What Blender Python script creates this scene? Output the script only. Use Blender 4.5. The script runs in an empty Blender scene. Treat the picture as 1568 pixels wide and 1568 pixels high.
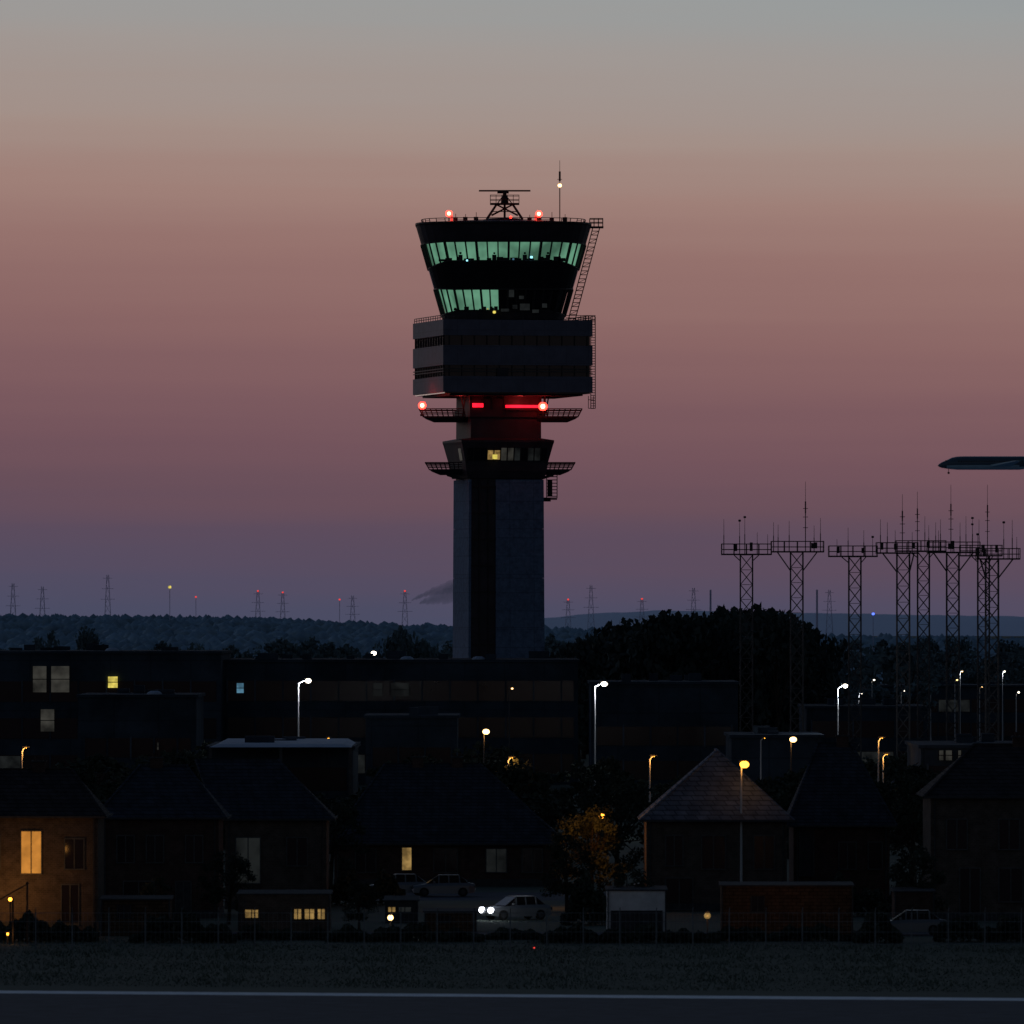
import bpy, math, random, bmesh
import numpy as np
from mathutils import Vector, Matrix
random.seed(7)
K=6.64e-5; CH=19.0; UH=948.0
def X(u,D): return (u-784.0)*K*D
def Z(v,D): return CH-(v-UH)*K*D
sc=bpy.context.scene
sc.view_settings.view_transform='Standard'; sc.view_settings.look='None'; sc.view_settings.exposure=0
def s2l(c):
    return tuple(((x/255)/12.92 if x/255<=0.04045 else ((x/255+0.055)/1.055)**2.4) for x in c)
# ------------------------------------------------------------ materials
def mat(name,col,rough=0.8,metal=0.0,noise=0.0,nscale=1.0,bump=0.0,spec=0.3,kind=None,col2=None,kscale=1.0):
    m=bpy.data.materials.new(name); m.use_nodes=True
    nt=m.node_tree; b=nt.nodes['Principled BSDF']
    b.inputs['Roughness'].default_value=rough; b.inputs['Metallic'].default_value=metal
    b.inputs['Specular IOR Level'].default_value=spec
    b.inputs['Base Color'].default_value=(*col,1)
    tc=nt.nodes.new('ShaderNodeTexCoord')
    out=None
    if noise>0 or kind:
        n=nt.nodes.new('ShaderNodeTexNoise'); n.inputs['Scale'].default_value=nscale
        n.inputs['Detail'].default_value=6; n.inputs['Roughness'].default_value=0.65
        nt.links.new(tc.outputs['Object'],n.inputs['Vector'])
        r=nt.nodes.new('ShaderNodeValToRGB')
        c2=col2 or col
        r.color_ramp.elements[0].position=0.3; r.color_ramp.elements[1].position=0.7
        r.color_ramp.elements[0].color=(*[max(0,c*(1-noise)) for c in col],1)
        r.color_ramp.elements[1].color=(*[min(1,c*(1+noise)) for c in c2],1)
        nt.links.new(n.outputs['Fac'],r.inputs['Fac'])
        out=r.outputs['Color']; h=n.outputs['Fac']
        if kind in('tiles','brick','panel'):
            sep=nt.nodes.new('ShaderNodeSeparateXYZ'); nt.links.new(tc.outputs['Object'],sep.inputs[0])
            add=nt.nodes.new('ShaderNodeMath'); add.operation='ADD'
            nt.links.new(sep.outputs[0],add.inputs[0]); nt.links.new(sep.outputs[1],add.inputs[1])
            cmb=nt.nodes.new('ShaderNodeCombineXYZ')
            nt.links.new(add.outputs[0],cmb.inputs[0]); nt.links.new(sep.outputs[2],cmb.inputs[1])
            br=nt.nodes.new('ShaderNodeTexBrick'); nt.links.new(cmb.outputs[0],br.inputs['Vector'])
            br.inputs['Scale'].default_value=kscale
            br.inputs['Color1'].default_value=(1,1,1,1); br.inputs['Color2'].default_value=(0.7,0.7,0.7,1)
            br.inputs['Mortar'].default_value=(0.3,0.3,0.3,1) if kind!='brick' else (1.3,1.3,1.3,1)
            br.inputs['Mortar Size'].default_value=0.03
            br.inputs['Brick Width'].default_value=0.6 if kind!='panel' else 1.6
            br.inputs['Row Height'].default_value=0.25 if kind!='panel' else 1.0
            if kind=='panel': br.offset=0.0
            mx=nt.nodes.new('ShaderNodeMix'); mx.data_type='RGBA'; mx.blend_type='MULTIPLY'
            mx.inputs[0].default_value=0.85 if kind!='panel' else 0.35
            nt.links.new(out,mx.inputs[6]); nt.links.new(br.outputs['Color'],mx.inputs[7])
            out=mx.outputs[2]
        nt.links.new(out,b.inputs['Base Color'])
        if bump>0:
            bp=nt.nodes.new('ShaderNodeBump'); bp.inputs['Strength'].default_value=bump
            bp.inputs['Distance'].default_value=0.1
            nt.links.new(h,bp.inputs['Height']); nt.links.new(bp.outputs[0],b.inputs['Normal'])
    return m
def emat(name,srgb,strength=1.0,noise=0.25,nscale=0.6):
    m=bpy.data.materials.new(name); m.use_nodes=True; nt=m.node_tree
    b=nt.nodes['Principled BSDF']; b.inputs['Base Color'].default_value=(0.02,0.02,0.02,1)
    b.inputs['Roughness'].default_value=0.3
    c=s2l(srgb)
    tc=nt.nodes.new('ShaderNodeTexCoord'); n=nt.nodes.new('ShaderNodeTexNoise')
    n.inputs['Scale'].default_value=nscale; n.inputs['Detail'].default_value=3
    nt.links.new(tc.outputs['Object'],n.inputs['Vector'])
    r=nt.nodes.new('ShaderNodeValToRGB')
    r.color_ramp.elements[0].position=0.35; r.color_ramp.elements[1].position=0.65
    r.color_ramp.elements[0].color=(*[x*(1-noise) for x in c],1)
    r.color_ramp.elements[1].color=(*[x*(1+noise*0.5) for x in c],1)
    nt.links.new(n.outputs['Fac'],r.inputs['Fac']); nt.links.new(r.outputs[0],b.inputs['Emission Color'])
    b.inputs['Emission Strength'].default_value=strength
    return m
M=dict(
 dark=mat('dark_cladding',(0.035,0.03,0.04),0.6,0,0.4,0.5),
 steel=mat('galvanised_steel',(0.06,0.062,0.07),0.6,0.3,0.3,2),
 steeld=mat('dark_steel',(0.03,0.026,0.03),0.6,0.2,0.3,2),
 panel=mat('blue_grey_panel',(0.12,0.118,0.17),0.6,0,0.2,0.7,0,0.4,'panel',None,0.5),
 conc=mat('shaft_concrete',(0.12,0.18,0.29),0.85,0,0.32,1.8,0.15,0.3,'panel',None,0.45),
 glass=mat('dark_glass',(0.018,0.014,0.018),0.15,0,0.2,0.4,0,0.5),
 brick=mat('brick_wall_red',(0.075,0.05,0.045),0.95,0,0.35,1.5,0.3,0.03,'brick',None,2.2),
 brick2=mat('brick_wall_pale',(0.09,0.075,0.068),0.95,0,0.35,1.5,0.3,0.03,'brick',None,2.2),
 render=mat('rendered_wall',(0.7,0.71,0.73),0.9,0,0.2,1.0,0.3,0.1),
 roof=mat('roof_tiles_dark',(0.045,0.055,0.075),0.9,0,0.35,1.2,0.4,0.05,'tiles',None,1.1),
 roofb=mat('roof_slate_grey',(0.14,0.17,0.23),0.9,0,0.35,1.0,0.4,0.05,'tiles',None,0.8),
 roofr=mat('roof_tiles_brown',(0.05,0.045,0.05),0.9,0,0.35,1.2,0.4,0.05,'tiles',None,1.1),
 trim=mat('white_trim',(0.3,0.3,0.32),0.8,0,0.15,3),
 trimd=mat('grey_trim',(0.055,0.058,0.065),0.9,0,0.3,3,0,0.05),
 sill=mat('window_frame_paint',(0.09,0.095,0.1),0.8,0,0.3,3,0,0.1),
 wood=mat('timber_boards',(0.10,0.06,0.04),0.95,0,0.45,2,0.2,0.05,'tiles',None,1.2),
 facade=mat('facade_grey',(0.045,0.062,0.085),0.95,0,0.5,0.15,0,0.03,'panel',None,0.35),
 facade2=mat('facade_light',(0.08,0.10,0.13),0.9,0,0.4,0.3,0,0.05),
 fence=mat('fence_steel',(0.16,0.18,0.2),0.8,0,0.3,2),
 canopy=mat('canopy_roof_sheet',(0.3,0.36,0.46),0.8,0,0.2,0.3,0,0.1),
 leaf=mat('leaves',(0.045,0.055,0.045),0.9,0,0.6,0.7,0,0.05),
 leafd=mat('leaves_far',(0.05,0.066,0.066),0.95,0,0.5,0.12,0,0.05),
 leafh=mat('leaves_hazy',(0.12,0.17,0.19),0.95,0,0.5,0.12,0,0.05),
 forest=mat('hazed_forest_canopy',(0.23,0.33,0.42),1.0,0,0.3,0.03,0,0.0),  # pale blue paints the air haze into the canopy colour
 hazesteel=mat('hazed_steel',(0.5,0.45,0.58),0.9,0,0.1,1),  # near-sky mauve, distance haze put into the steel colour
 bark=mat('bark',(0.04,0.033,0.028),0.95,0,0.4,4,0.5,0.1),
 pole=mat('lamp_pole_paint',(0.55,0.56,0.58),0.6,0,0.1,3),
 paintw=mat('car_paint_white',(0.45,0.46,0.48),0.3,0,0.05,2,0,0.5),
 paintg=mat('car_paint_grey',(0.16,0.17,0.19),0.3,0.3,0.05,2,0,0.5),
 paintd=mat('car_paint_dark',(0.03,0.035,0.05),0.3,0.2,0.05,2,0,0.5),
 tyre=mat('tyre_rubber',(0.015,0.015,0.015),0.9,0,0.2,5),
 green=emat('green_lit_glass',(100,152,124),0.76,0.55,0.3),
 yel=emat('yellow_lit_window',(225,205,95),1.0,0.5,1.2),
 yeld=emat('warm_lit_window',(180,145,85),0.6,0.6,1.5),
 orw=emat('orange_lit_window',(215,140,58),0.8,0.3,1.0),
 beige=emat('dim_beige_window',(50,49,45),1.0,0.7,0.5),
 dim=emat('dim_grey_window',(22,24,24),1.0,0.7,0.7),
 bluew=emat('blue_lit_window',(85,130,155),0.9,0.5,1.0),
 cyan=emat('screen_light',(150,235,255),2.0,0.1,1.0),
 red=emat('red_beacon',(255,40,30),12.0,0.0,1),
 redcore=emat('red_beacon_core',(255,120,90),18.0,0.0,1),
 redbar=emat('red_emissive_bar',(255,22,42),3.2,0.3,0.8),  # bars on the neck front that emit red
 redsm=emat('red_warning_light',(255,70,60),1.0,0.0,1),
 white=emat('white_lamp',(255,240,215),8.0,0.0,1),
 warm=emat('warm_lamp',(255,205,130),5.0,0.0,1),
 orange=emat('sodium_lamp',(255,165,50),6.0,0.0,1),
 whitec=emat('headlamp',(240,245,255),14.0,0.0,1),
)
# ------------------------------------------------------------ mesh builder
class MB:
    def __init__(s,T=None): s.v=[];s.f=[];s.m=[];s.mats=[];s.T=T
    def mi(s,k):
        m=M[k]
        if m not in s.mats: s.mats.append(m)
        return s.mats.index(m)
    def add(s,vs,fs,k):
        o=len(s.v)
        for p in vs:
            p=Vector(p)
            if s.T is not None: p=s.T@p
            s.v.append(tuple(p))
        i=s.mi(k)
        for f in fs: s.f.append([a+o for a in f]); s.m.append(i)
    def box(s,x0,x1,y0,y1,z0,z1,k):
        vs=[(x0,y0,z0),(x1,y0,z0),(x1,y1,z0),(x0,y1,z0),(x0,y0,z1),(x1,y0,z1),(x1,y1,z1),(x0,y1,z1)]
        s.add(vs,[(0,3,2,1),(4,5,6,7),(0,1,5,4),(1,2,6,5),(2,3,7,6),(3,0,4,7)],k)
    def beam(s,p,q,w,k,n=4,w2=None):
        p=Vector(p);q=Vector(q);d=(q-p)
        if d.length<1e-6:return
        d.normalize(); a=Vector((1,0,0))
        if abs(d.z)<0.99: a=d.cross(Vector((0,0,1))).normalized()
        b=d.cross(a).normalized(); w2=w if w2 is None else w2
        vs=[]
        for c,r in((p,w/2),(q,w2/2)):
            for i in range(n):
                t=2*math.pi*(i+0.5)/n; rr=r*(1.414 if n==4 else 1)
                vs.append(c+a*math.cos(t)*rr+b*math.sin(t)*rr)
        fs=[(i,(i+1)%n,n+(i+1)%n,n+i) for i in range(n)]+[tuple(range(n))[::-1],tuple(range(n,2*n))]
        s.add(vs,fs,k)
    def loft(s,rings,k,cap=True):
        n=len(rings[0]); vs=[p for r in rings for p in r]; fs=[]
        for j in range(len(rings)-1):
            for i in range(n):
                fs.append((j*n+i,j*n+(i+1)%n,(j+1)*n+(i+1)%n,(j+1)*n+i))
        if cap: fs+= [tuple(range(n))[::-1],tuple(range((len(rings)-1)*n,len(rings)*n))]
        s.add(vs,fs,k)
    def ball(s,c,r,k,n=10,sz=1.0):
        rings=[]
        for j in range(1,n//2+1):
            t=math.pi*j/(n//2+1)
            rings.append([(c[0]+r*math.sin(t)*math.cos(2*math.pi*i/n),c[1]+r*math.sin(t)*math.sin(2*math.pi*i/n),c[2]-r*sz*math.cos(t)) for i in range(n)])
        s.loft(rings,k)
    def build(s,name,parent=None,smooth=False,loc=None):
        me=bpy.data.meshes.new(name); me.from_pydata(s.v,[],s.f)
        for m in s.mats: me.materials.append(m)
        me.polygons.foreach_set('material_index',s.m)
        if smooth: me.polygons.foreach_set('use_smooth',[True]*len(s.f))
        me.update()
        o=bpy.data.objects.new(name,me); sc.collection.objects.link(o)
        if parent: o.parent=parent
        return o
def empty(name,loc=(0,0,0)):
    e=bpy.data.objects.new(name,None); e.location=loc; sc.collection.objects.link(e); e.empty_display_size=1
    return e
def point(name,loc,col,power,r=0.3,parent=None):
    l=bpy.data.lights.new(name,'POINT'); l.color=col; l.energy=power; l.shadow_soft_size=r
    o=bpy.data.objects.new(name,l); o.location=loc; sc.collection.objects.link(o)
    if parent: o.parent=parent
    return o
RED=(1,0.06,0.05); ORG=(1,0.42,0.09); WRM=(1,0.75,0.45); WHT=(0.9,0.95,1)

# ------------------------------------------------------------ control tower
DT=1200.0; sT=K*DT
tx=X(769,DT)
tower=empty('control_tower',(tx,DT,0))
A12=math.radians(12)
R=Matrix.Rotation(A12,4,'Z')
def zt(v): return Z(v,DT)
b=MB(Matrix.Translation((-0.45,0,0))@R)
def sq(h,z,ch=0.0): return [(-h,-h,z),(h,-h,z),(h,h,z),(-h,h,z)]
b.loft([sq(4.6,0),sq(4.55,14),sq(4.35,zt(606))],'dark')
def hw(z): return 4.62+0.18*(1-min(1,z/40))
def strip(side,a0,a1,z0,z1,k,th=0.3):
    zs=np.linspace(z0,z1,7)
    for i in range(6):
        za,zb=zs[i]+ (0.015 if i else 0),zs[i+1]-0.015
        rings=[]
        for z in(za,zb):
            h=hw(z)
            if side=='f': rings.append([(a0*h,-h,z),(a1*h,-h,z),(a1*h,-h+th,z),(a0*h,-h+th,z)])
            if side=='l': rings.append([(-h,a0*h,z),(-h+th,a0*h,z),(-h+th,a1*h,z),(-h,a1*h,z)])
            if side=='r': rings.append([(h-th,a0*h,z),(h,a0*h,z),(h,a1*h,z),(h-th,a1*h,z)])
            if side=='b': rings.append([(a0*h,h-th,z),(a1*h,h-th,z),(a1*h,h,z),(a0*h,h,z)])
        b.loft(rings,k)
strip('f',-0.28,1,0,zt(735),'conc'); strip('l',-1,1,0,zt(735),'conc'); strip('r',-0.93,1,0,zt(735),'conc'); strip('b',-0.93,0.93,0,zt(735),'conc')
for z in np.arange(3,zt(740),3.2): b.box(-4.55,-1.3,-4.62,-4.4,z,z+0.2,'steeld')
for xx in(-3.4,-2.3): b.box(xx,xx+0.1,-4.6,-4.45,1,zt(735),'steeld')
b.build('shaft',tower)
def balcony(b,v_rail,v_top,v_bot,xi,xo,sgn,yw,T=None):
    z1=zt(v_top);z0=zt(v_bot);zr=zt(v_rail)
    xi*=sgn
    xa=xo*sgn
    ring=lambda x0,x1,y,z:[(min(x0,x1),-y,z),(max(x0,x1),-y,z),(max(x0,x1),y,z),(min(x0,x1),y,z)]
    zm=z1-(z1-z0)*0.35
    b.loft([ring(xi,xa-1.6*sgn,yw-0.7,z0),ring(xi,xa-0.6*sgn,yw-0.3,zm),ring(xi,xa-0.3*sgn,yw-0.2,z1)],'dark')
    xo2=xo+0.15
    n=8
    for i in range(n+1):
        x=(abs(xi)+(xo-0.3-abs(xi))*i/n)*sgn; xt=(abs(xi)+(xo2-abs(xi))*i/n)*sgn
        for s in(-1,1): b.beam((x,s*(yw-0.3),z1),(xt,s*yw,zr),0.09,'steeld')
    for i in range(13):
        y=-yw+2*yw*i/12
        b.beam(((xo-0.3)*sgn,y*0.97,z1),(xo2*sgn,y,zr),0.09,'steeld')
    for t in(0.35,0.7,1.0):
        z=z1+(zr-z1)*t; yy=yw-0.3+0.3*t; x1=(xo-0.3+0.45*t)*sgn
        for s in(-1,1): b.beam((xi,s*yy,z),(x1,s*yy,z),0.09 if t<1 else 0.12,'steeld')
        b.beam((x1,-yy,z),(x1,yy,z),0.09 if t<1 else 0.12,'steeld')
b=MB(Matrix.Translation((-0.2,0,0)))
balcony(b,627,638,646,4.5,9.75,1,4.2); balcony(b,627,638,646,4.5,9.75,-1,4.2)
b.build('upper_balcony',tower)
b=MB(Matrix.Translation((-0.25,0,0)))
balcony(b,709,719,727,4.5,8.95,1,4.0); balcony(b,709,719,727,4.5,8.95,-1,4.0)
for s in(-1,1):
    b.beam((s*4.4,-3,zt(735)),(s*6.5,-3,zt(727)),0.25,'dark'); b.beam((s*4.4,3,zt(735)),(s*6.5,3,zt(727)),0.25,'dark')
b.build('lower_balcony',tower)
b=MB(Matrix.Translation((-0.5,0,0))@R)
b.loft([sq(4.75,zt(733)),sq(5.0,zt(722)),sq(5.15,zt(708)),sq(5.65,zt(682)),sq(5.75,zt(678)),sq(5.75,zt(675)),sq(4.5,zt(672))],'dark')
zA,zB=zt(706),zt(687)
def fy(z): return -(5.15+(z-zt(708))/(zt(682)-zt(708))*0.5)-0.03
def pane(xa,xb,k,za=zA,zb=zB):
    b.add([(xa,fy(za),za),(xb,fy(za),za),(xb,fy(zb),zb),(xa,fy(zb),zb)],[(0,1,2,3)],k)
xs=np.linspace(-5,5,13)
for i in range(12):
    if i in(5,6,7): pane(xs[i]+0.08,xs[i+1]-0.08,'dim' if i==7 else 'beige')
    elif i in(3,4): pane(xs[i]+0.08,xs[i+1]-0.08,'yeld',zA+0.1,zB-0.3)
    elif i in(9,10): pane(xs[i]+0.08,xs[i+1]-0.08,'dim')
    else: pane(xs[i]+0.08,xs[i+1]-0.08,'glass')
    b.beam((xs[i],fy(zA)-0.03,zA-0.1),(xs[i],fy(zB)-0.03,zB+0.1),0.12,'steeld')
b.add([(-5.3,-4.2,zA),(-5.55,-4.2,zB),(-5.55,-2.6,zB),(-5.3,-2.6,zA)],[(0,1,2,3)],'beige')
b.box(-1.9,-1.3,-5.75,-5.7,zA+0.15,zA+0.7,'yel')
b.build('lower_cabin',tower)
b=MB(Matrix.Translation((-0.3,0,0))@R)
b.box(-4.7,4.7,-4.75,4.7,zt(640),zt(628),'dark'); b.box(-4.3,4.3,-4.3,4.3,zt(628),zt(606),'dark')
for x in(-4.6,-3.0,-1.8,-0.4,4.6):
    b.box(x-0.12,x+0.12,-4.8,-4.5,zt(628),zt(606),'steeld')
b.box(-3.0,-0.6,-4.72,-4.4,zt(628),zt(612),'dark')
b.box(-0.3,4.6,-5.05,-4.85,zt(625.5),zt(621.5),'redbar')
b.box(-0.3,4.6,-5.3,-4.76,zt(629.5),zt(628.2),'dark')
b.box(-4.4,-3.1,-5.0,-4.8,zt(625),zt(619),'redbar')
for s in(-1,1): b.beam((s*5.3,-3,zt(640)),(s*4.9,-3,zt(606)),0.15,'steeld'); b.beam((s*4.9,-3,zt(640)),(s*5.5,-3,zt(606)),0.15,'steeld')
b.build('neck',tower)
b=MB(R)
H=9.25
b.box(-H+0.25,H-0.25,-H+0.25,H-0.25,zt(605),zt(494),'glass')
def band(va,vb,k):
    b.box(-H,H,-H,H,zt(vb),zt(va),k)
band(493,517,'panel'); band(532,562,'panel'); band(579,603,'panel')
for x in np.arange(-H+0.8,H,1.55):
    for va,vb in((517,532),(562,579)):
        b.box(x-0.05,x+0.05,-H+0.1,-H+0.3,zt(vb),zt(va),'steeld')
        b.box(-H+0.1,-H+0.3,x-0.05,x+0.05,zt(vb),zt(va),'steeld')
for v in(567,571): b.box(-H+0.02,H-0.02,-H+0.02,-H+0.2,zt(v+1.4),zt(v),'steel'); b.box(-H+0.02,-H+0.1,-H+0.2,H-0.02,zt(v+1.4),zt(v),'steel')
b.box(-H+1,H-1,-H+1,H-1,zt(608),zt(605),'dark')
for i in range(14):
    t=-H+2*H*i/13
    for p in((t,-H+0.2),(-H+0.2,t),(H-0.2,t)): b.beam((p[0],p[1],zt(493)),(p[0],p[1],zt(486)),0.07,'steeld')
for z in(zt(489.5),zt(486)):
    b.beam((-H+0.2,-H+0.2,z),(-5.5,-H+0.2,z),0.08,'steeld'); b.beam((6,-H+0.2,z),(H-0.2,-H+0.2,z),0.08,'steeld')
    b.beam((-H+0.2,-H+0.2,z),(-H+0.2,H-0.2,z),0.08,'steeld'); b.beam((H-0.2,-H+0.2,z),(H-0.2,H-0.2,z),0.08,'steeld')
b.box(-2.6,-1.2,-H-0.04,-H,zt(579),zt(566),'dark')
b.build('equipment_storeys',tower)
NS=52
def plan():
    P=[]; n=3.6
    for i in range(2000):
        t=2*math.pi*i/2000; c,s=math.cos(t),math.sin(t); r=(abs(c)**n+abs(s)**n)**(-1/n); P.append((c*r,s*r*0.97))
    P=np.array(P+[P[0]]); d=np.r_[0,np.cumsum(np.linalg.norm(np.diff(P,axis=0),axis=1))]
    q=(np.arange(NS)+0.5)/NS*d[-1]
    return [(float(np.interp(a,d,P[:,0])),float(np.interp(a,d,P[:,1]))) for a in q]
PL=plan()
def ring(h,z): return [(x*h,y*h,z) for x,y in PL]
def hv(v): return 10.65-(v-348)/(490-348)*(10.65-7.4)
def ring2(v,vs=None,inset=0.0):
    vs=vs or v; out=[]
    for x,y in PL:
        tt=max(0,(abs(x)-0.72)/0.28); vv=v+(vs-v)*tt; h=hv(vv)-inset
        out.append((x*h,y*h,zt(vv)))
    return out
def lerp(p,q,t): return tuple(p[i]+(q[i]-p[i])*t for i in range(3))
TC=Matrix.Translation((0.15,0,0))
b=MB(TC)
b.loft([ring2(348),ring2(374,376)][::-1],'dark')
b.loft([ring2(403,413),ring2(446,444)][::-1],'glass')
b.loft([ring2(478,484),ring2(491)][::-1],'dark')
b.loft([ring(10.65,zt(348)),ring(10.75,zt(346)),ring(10.75,zt(343.5)),ring(7.0,zt(341))],'steeld')
b.build('cab_body',tower)
b=MB(TC)
ra,rb=ring2(404,413,0.55),ring2(372,375,0.55); rc,rd=ring2(478,484,0.55),ring2(446,444,0.55)
for i in range(NS):
    j=(i+1)%NS
    b.add([ra[i],ra[j],rb[j],rb[i]],[(0,1,2,3)],'green')
    xm=(rc[i][0]+rc[j][0])/2; ym=rc[i][1]
    lit = ym<0 and xm<-0.6
    b.add([rc[i],rc[j],rd[j],rd[i]],[(0,1,2,3)],'green' if lit else 'glass')
b.build('cab_interior',tower)
b=MB(TC)
ra,rb=ring2(403,413),ring2(374,376); rc,rd=ring2(478,484),ring2(446,444)
for i in range(NS):
    j=(i+1)%NS
    b.beam(ra[i],rb[i],0.15 if i%3 else 0.26,'steeld'); b.beam(rc[i],rd[i],0.15 if i%3 else 0.22,'steeld')
    b.beam(ra[i],ra[j],0.16,'steeld'); b.beam(rd[i],rd[j],0.16,'steeld'); b.beam(rb[i],rb[j],0.16,'steeld'); b.beam(rc[i],rc[j],0.16,'steeld')
random.seed(3)
for k in range(24):
    x=random.uniform(-7.6,7.6); w=random.uniform(0.15,0.5); h=random.uniform(0.15,0.6)
    y=-hv(404)*0.97+0.4
    b.box(x-w,x+w,y-0.05,y+0.08,zt(404),zt(404)+h,'steeld')
for x in(-5.2,-1.1,2.6,5.4):
    y=-hv(400)*0.97+0.42
    b.ball((x,y,zt(404)+1.0),0.16,'steeld',8); b.box(x-0.26,x+0.26,y-0.08,y+0.08,zt(404),zt(404)+0.8,'steeld')
for k in range(9):
    x=random.uniform(-6,-0.8); w=random.uniform(0.1,0.35); y=-hv(478)*0.97+0.4
    b.box(x-w,x+w,y-0.04,y+0.05,zt(478),zt(478)+random.uniform(0.2,0.5),'steeld')
b.build('cab_mullions',tower)
b=MB(TC)
yg=-hv(470)*0.97+0.1
for x,w,z,h in((0.2,0.5,474,0.35),(1.4,0.3,470,0.5),(2.6,0.6,472,0.8),(3.9,0.4,476,0.4),(5.0,0.3,468,0.5),(0.9,0.4,452,0.9),(2.2,0.3,455,0.4)):
    b.box(x-w,x+w,yg-0.3,yg-0.25,zt(z+6),zt(z+6)+h,'dim')
b.ball((-1.1,-8.0,zt(481)),0.2,'yel',8)
b.ball((3.4,-9.6,zt(398)),0.17,'cyan',8); b.ball((1.2,-9.55,zt(401)),0.13,'bluew',8); b.ball((-1.9,-7.9,zt(476)),0.1,'yel',8); b.ball((-4.4,-9.5,zt(403)),0.12,'cyan',8)
b.build('cab_lights',tower)
b=MB(TC)
b.loft([ring(7.2,zt(343)),ring(6.6,zt(340)),ring(5.0,zt(339))],'dark')
rr=ring(9.9,zt(343.5)); rt=ring(10.0,zt(338))
for i in range(NS):
    j=(i+1)%NS
    b.beam(rr[i],rt[i],0.07,'steeld'); b.beam(rt[i],rt[j],0.08,'steeld')
    if i%2==0: b.beam(lerp(rr[i],rt[i],0.5),lerp(rr[j],rt[j],0.5),0.05,'steeld')
def disc(r,z,c=(0,0)): return [(c[0]+r*math.cos(2*math.pi*i/16),c[1]+r*math.sin(2*math.pi*i/16),z) for i in range(16)]
b.loft([disc(2.6,zt(341)),disc(2.4,zt(336)),disc(1.9,zt(334.5))],'dark')
for x in(-5.8,-4.6,-3.3,3.2,4.3,5.9,7.5):
    b.box(x-0.3,x+0.25,-6,-5.2,zt(343),zt(343)+random.uniform(0.4,0.8),'steeld')
    b.beam((x,-5,zt(342)),(x,-5,zt(342)+random.uniform(0.6,1.2)),0.07,'steeld')
b.build('roof_deck',tower)
b=MB()
z0,z1=zt(336),zt(313)
px=0.3
for sx in(-1,1):
    for sy in(-1,1):
        b.beam((px+sx*2.2,sy*2.0,z0),(px+sx*1.0,sy*1.0,z1),0.16,'steeld')
        b.beam((px+sx*1.0,sy*1.0,z1),(px-sx*1.6,sy*1.5,(z0+z1)/2-0.4),0.11,'steeld')
    b.beam((px+sx*1.6,-1.5,(z0+z1)/2),(px-sx*1.6,-1.5,(z0+z1)/2),0.1,'steeld')
b.beam((px,0,z0),(px,0,z1),0.3,'steeld',8)
b.box(px-1.75,px+1.75,-1.6,1.6,z1,z1+0.14,'steeld')
for t in(0.55,1.1):
    z=z1+t
    for a,c in(((-1.75,-1.6),(1.75,-1.6)),((1.75,-1.6),(1.75,1.6)),((1.75,1.6),(-1.75,1.6)),((-1.75,1.6),(-1.75,-1.6))):
        b.beam((px+a[0],a[1],z),(px+c[0],c[1],z),0.07,'steeld')
for i in range(6):
    x=-1.75+3.5*i/5
    for y in(-1.6,1.6): b.beam((px+x,y,z1),(px+x,y,z1+1.1),0.07,'steeld')
b.loft([disc(0.5,z1,(px,0)),disc(0.4,z1+0.8,(px,0)),disc(0.24,z1+1.2,(px,0)),disc(0.2,zt(293.5),(px,0))],'steeld')
b.beam((px-0.9,0,z1+0.1),(px-0.1,0,z1+1.2),0.12,'steeld'); b.beam((px+0.9,0,z1+0.1),(px+0.1,0,z1+1.2),0.12,'steeld')
b.box(px-3.15,px+3.15,-0.3,0.3,zt(293),zt(290.8),'steeld')
b.box(px-0.9,px+0.5,-0.45,0.2,zt(296),zt(293.2),'steeld')
b.build('surface_radar',tower)
b=MB()
ax=(857-769)*sT
b.beam((ax,-3,zt(343)),(ax,-3,zt(290)),0.14,'steeld',6); b.beam((ax,-3,zt(290)),(ax,-3,zt(247)),0.09,'steeld',6,0.06)
b.beam((ax,-3,zt(279)),(ax,-3,zt(264)),0.28,'steeld',6); b.beam((ax-0.3,-3,zt(276)),(ax+0.3,-3,zt(276)),0.06,'steeld')
b.ball((ax,-3.15,zt(285.5)),0.24,'warm',8)
b.build('roof_antenna',tower)
b=MB()
lx0,lx1=(912-769)*sT,(868-769)*sT
def lad(w,za,xa,zb,xb,y,n):
    for dx in(-w,w):
        b.beam((xa+dx,y,za),(xb+dx,y,zb),0.12,'steeld'); b.beam((xa+dx,y+1.0,za),(xb+dx,y+1.0,zb),0.1,'steeld')
    for i in range(n+1):
        t=i/n; x=xa+(xb-xa)*t; z=za+(zb-za)*t
        b.beam((x-w,y,z),(x+w,y,z),0.09,'steeld'); b.beam((x-w,y,z),(x-w,y+1,z),0.07,'steeld'); b.beam((x+w,y,z),(x+w,y+1,z),0.07,'steeld')
        if i<n:
            t2=(i+1)/n; x2=xa+(xb-xa)*t2; z2=za+(zb-za)*t2
            if i%2: b.beam((x+w,y,z),(x2-w,y,z2),0.06,'steeld')
lad(0.42,zt(348),lx0+0.1,zt(494),lx1+0.5,-0.8,24)
b.box((895-769)*sT,(924-769)*sT,-1.6,1.2,zt(349),zt(347),'steeld')
for x in np.linspace((903-769)*sT,(923-769)*sT,4):
    for y in(-1.6,1.2): b.beam((x,y,zt(347)),(x,y,zt(335)),0.09,'steeld')
for z in(zt(335),zt(341)):
    for y in(-1.6,1.2): b.beam(((903-769)*sT,y,z),((923-769)*sT,y,z),0.09,'steeld')
    b.beam(((923-769)*sT,-1.6,z),((923-769)*sT,1.2,z),0.09,'steeld')
lx=(908-769)*sT
for dx in(-0.25,0.3): b.beam((lx+dx,1.8,zt(484)),(lx+dx,1.8,zt(625)),0.1,'steeld')
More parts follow.
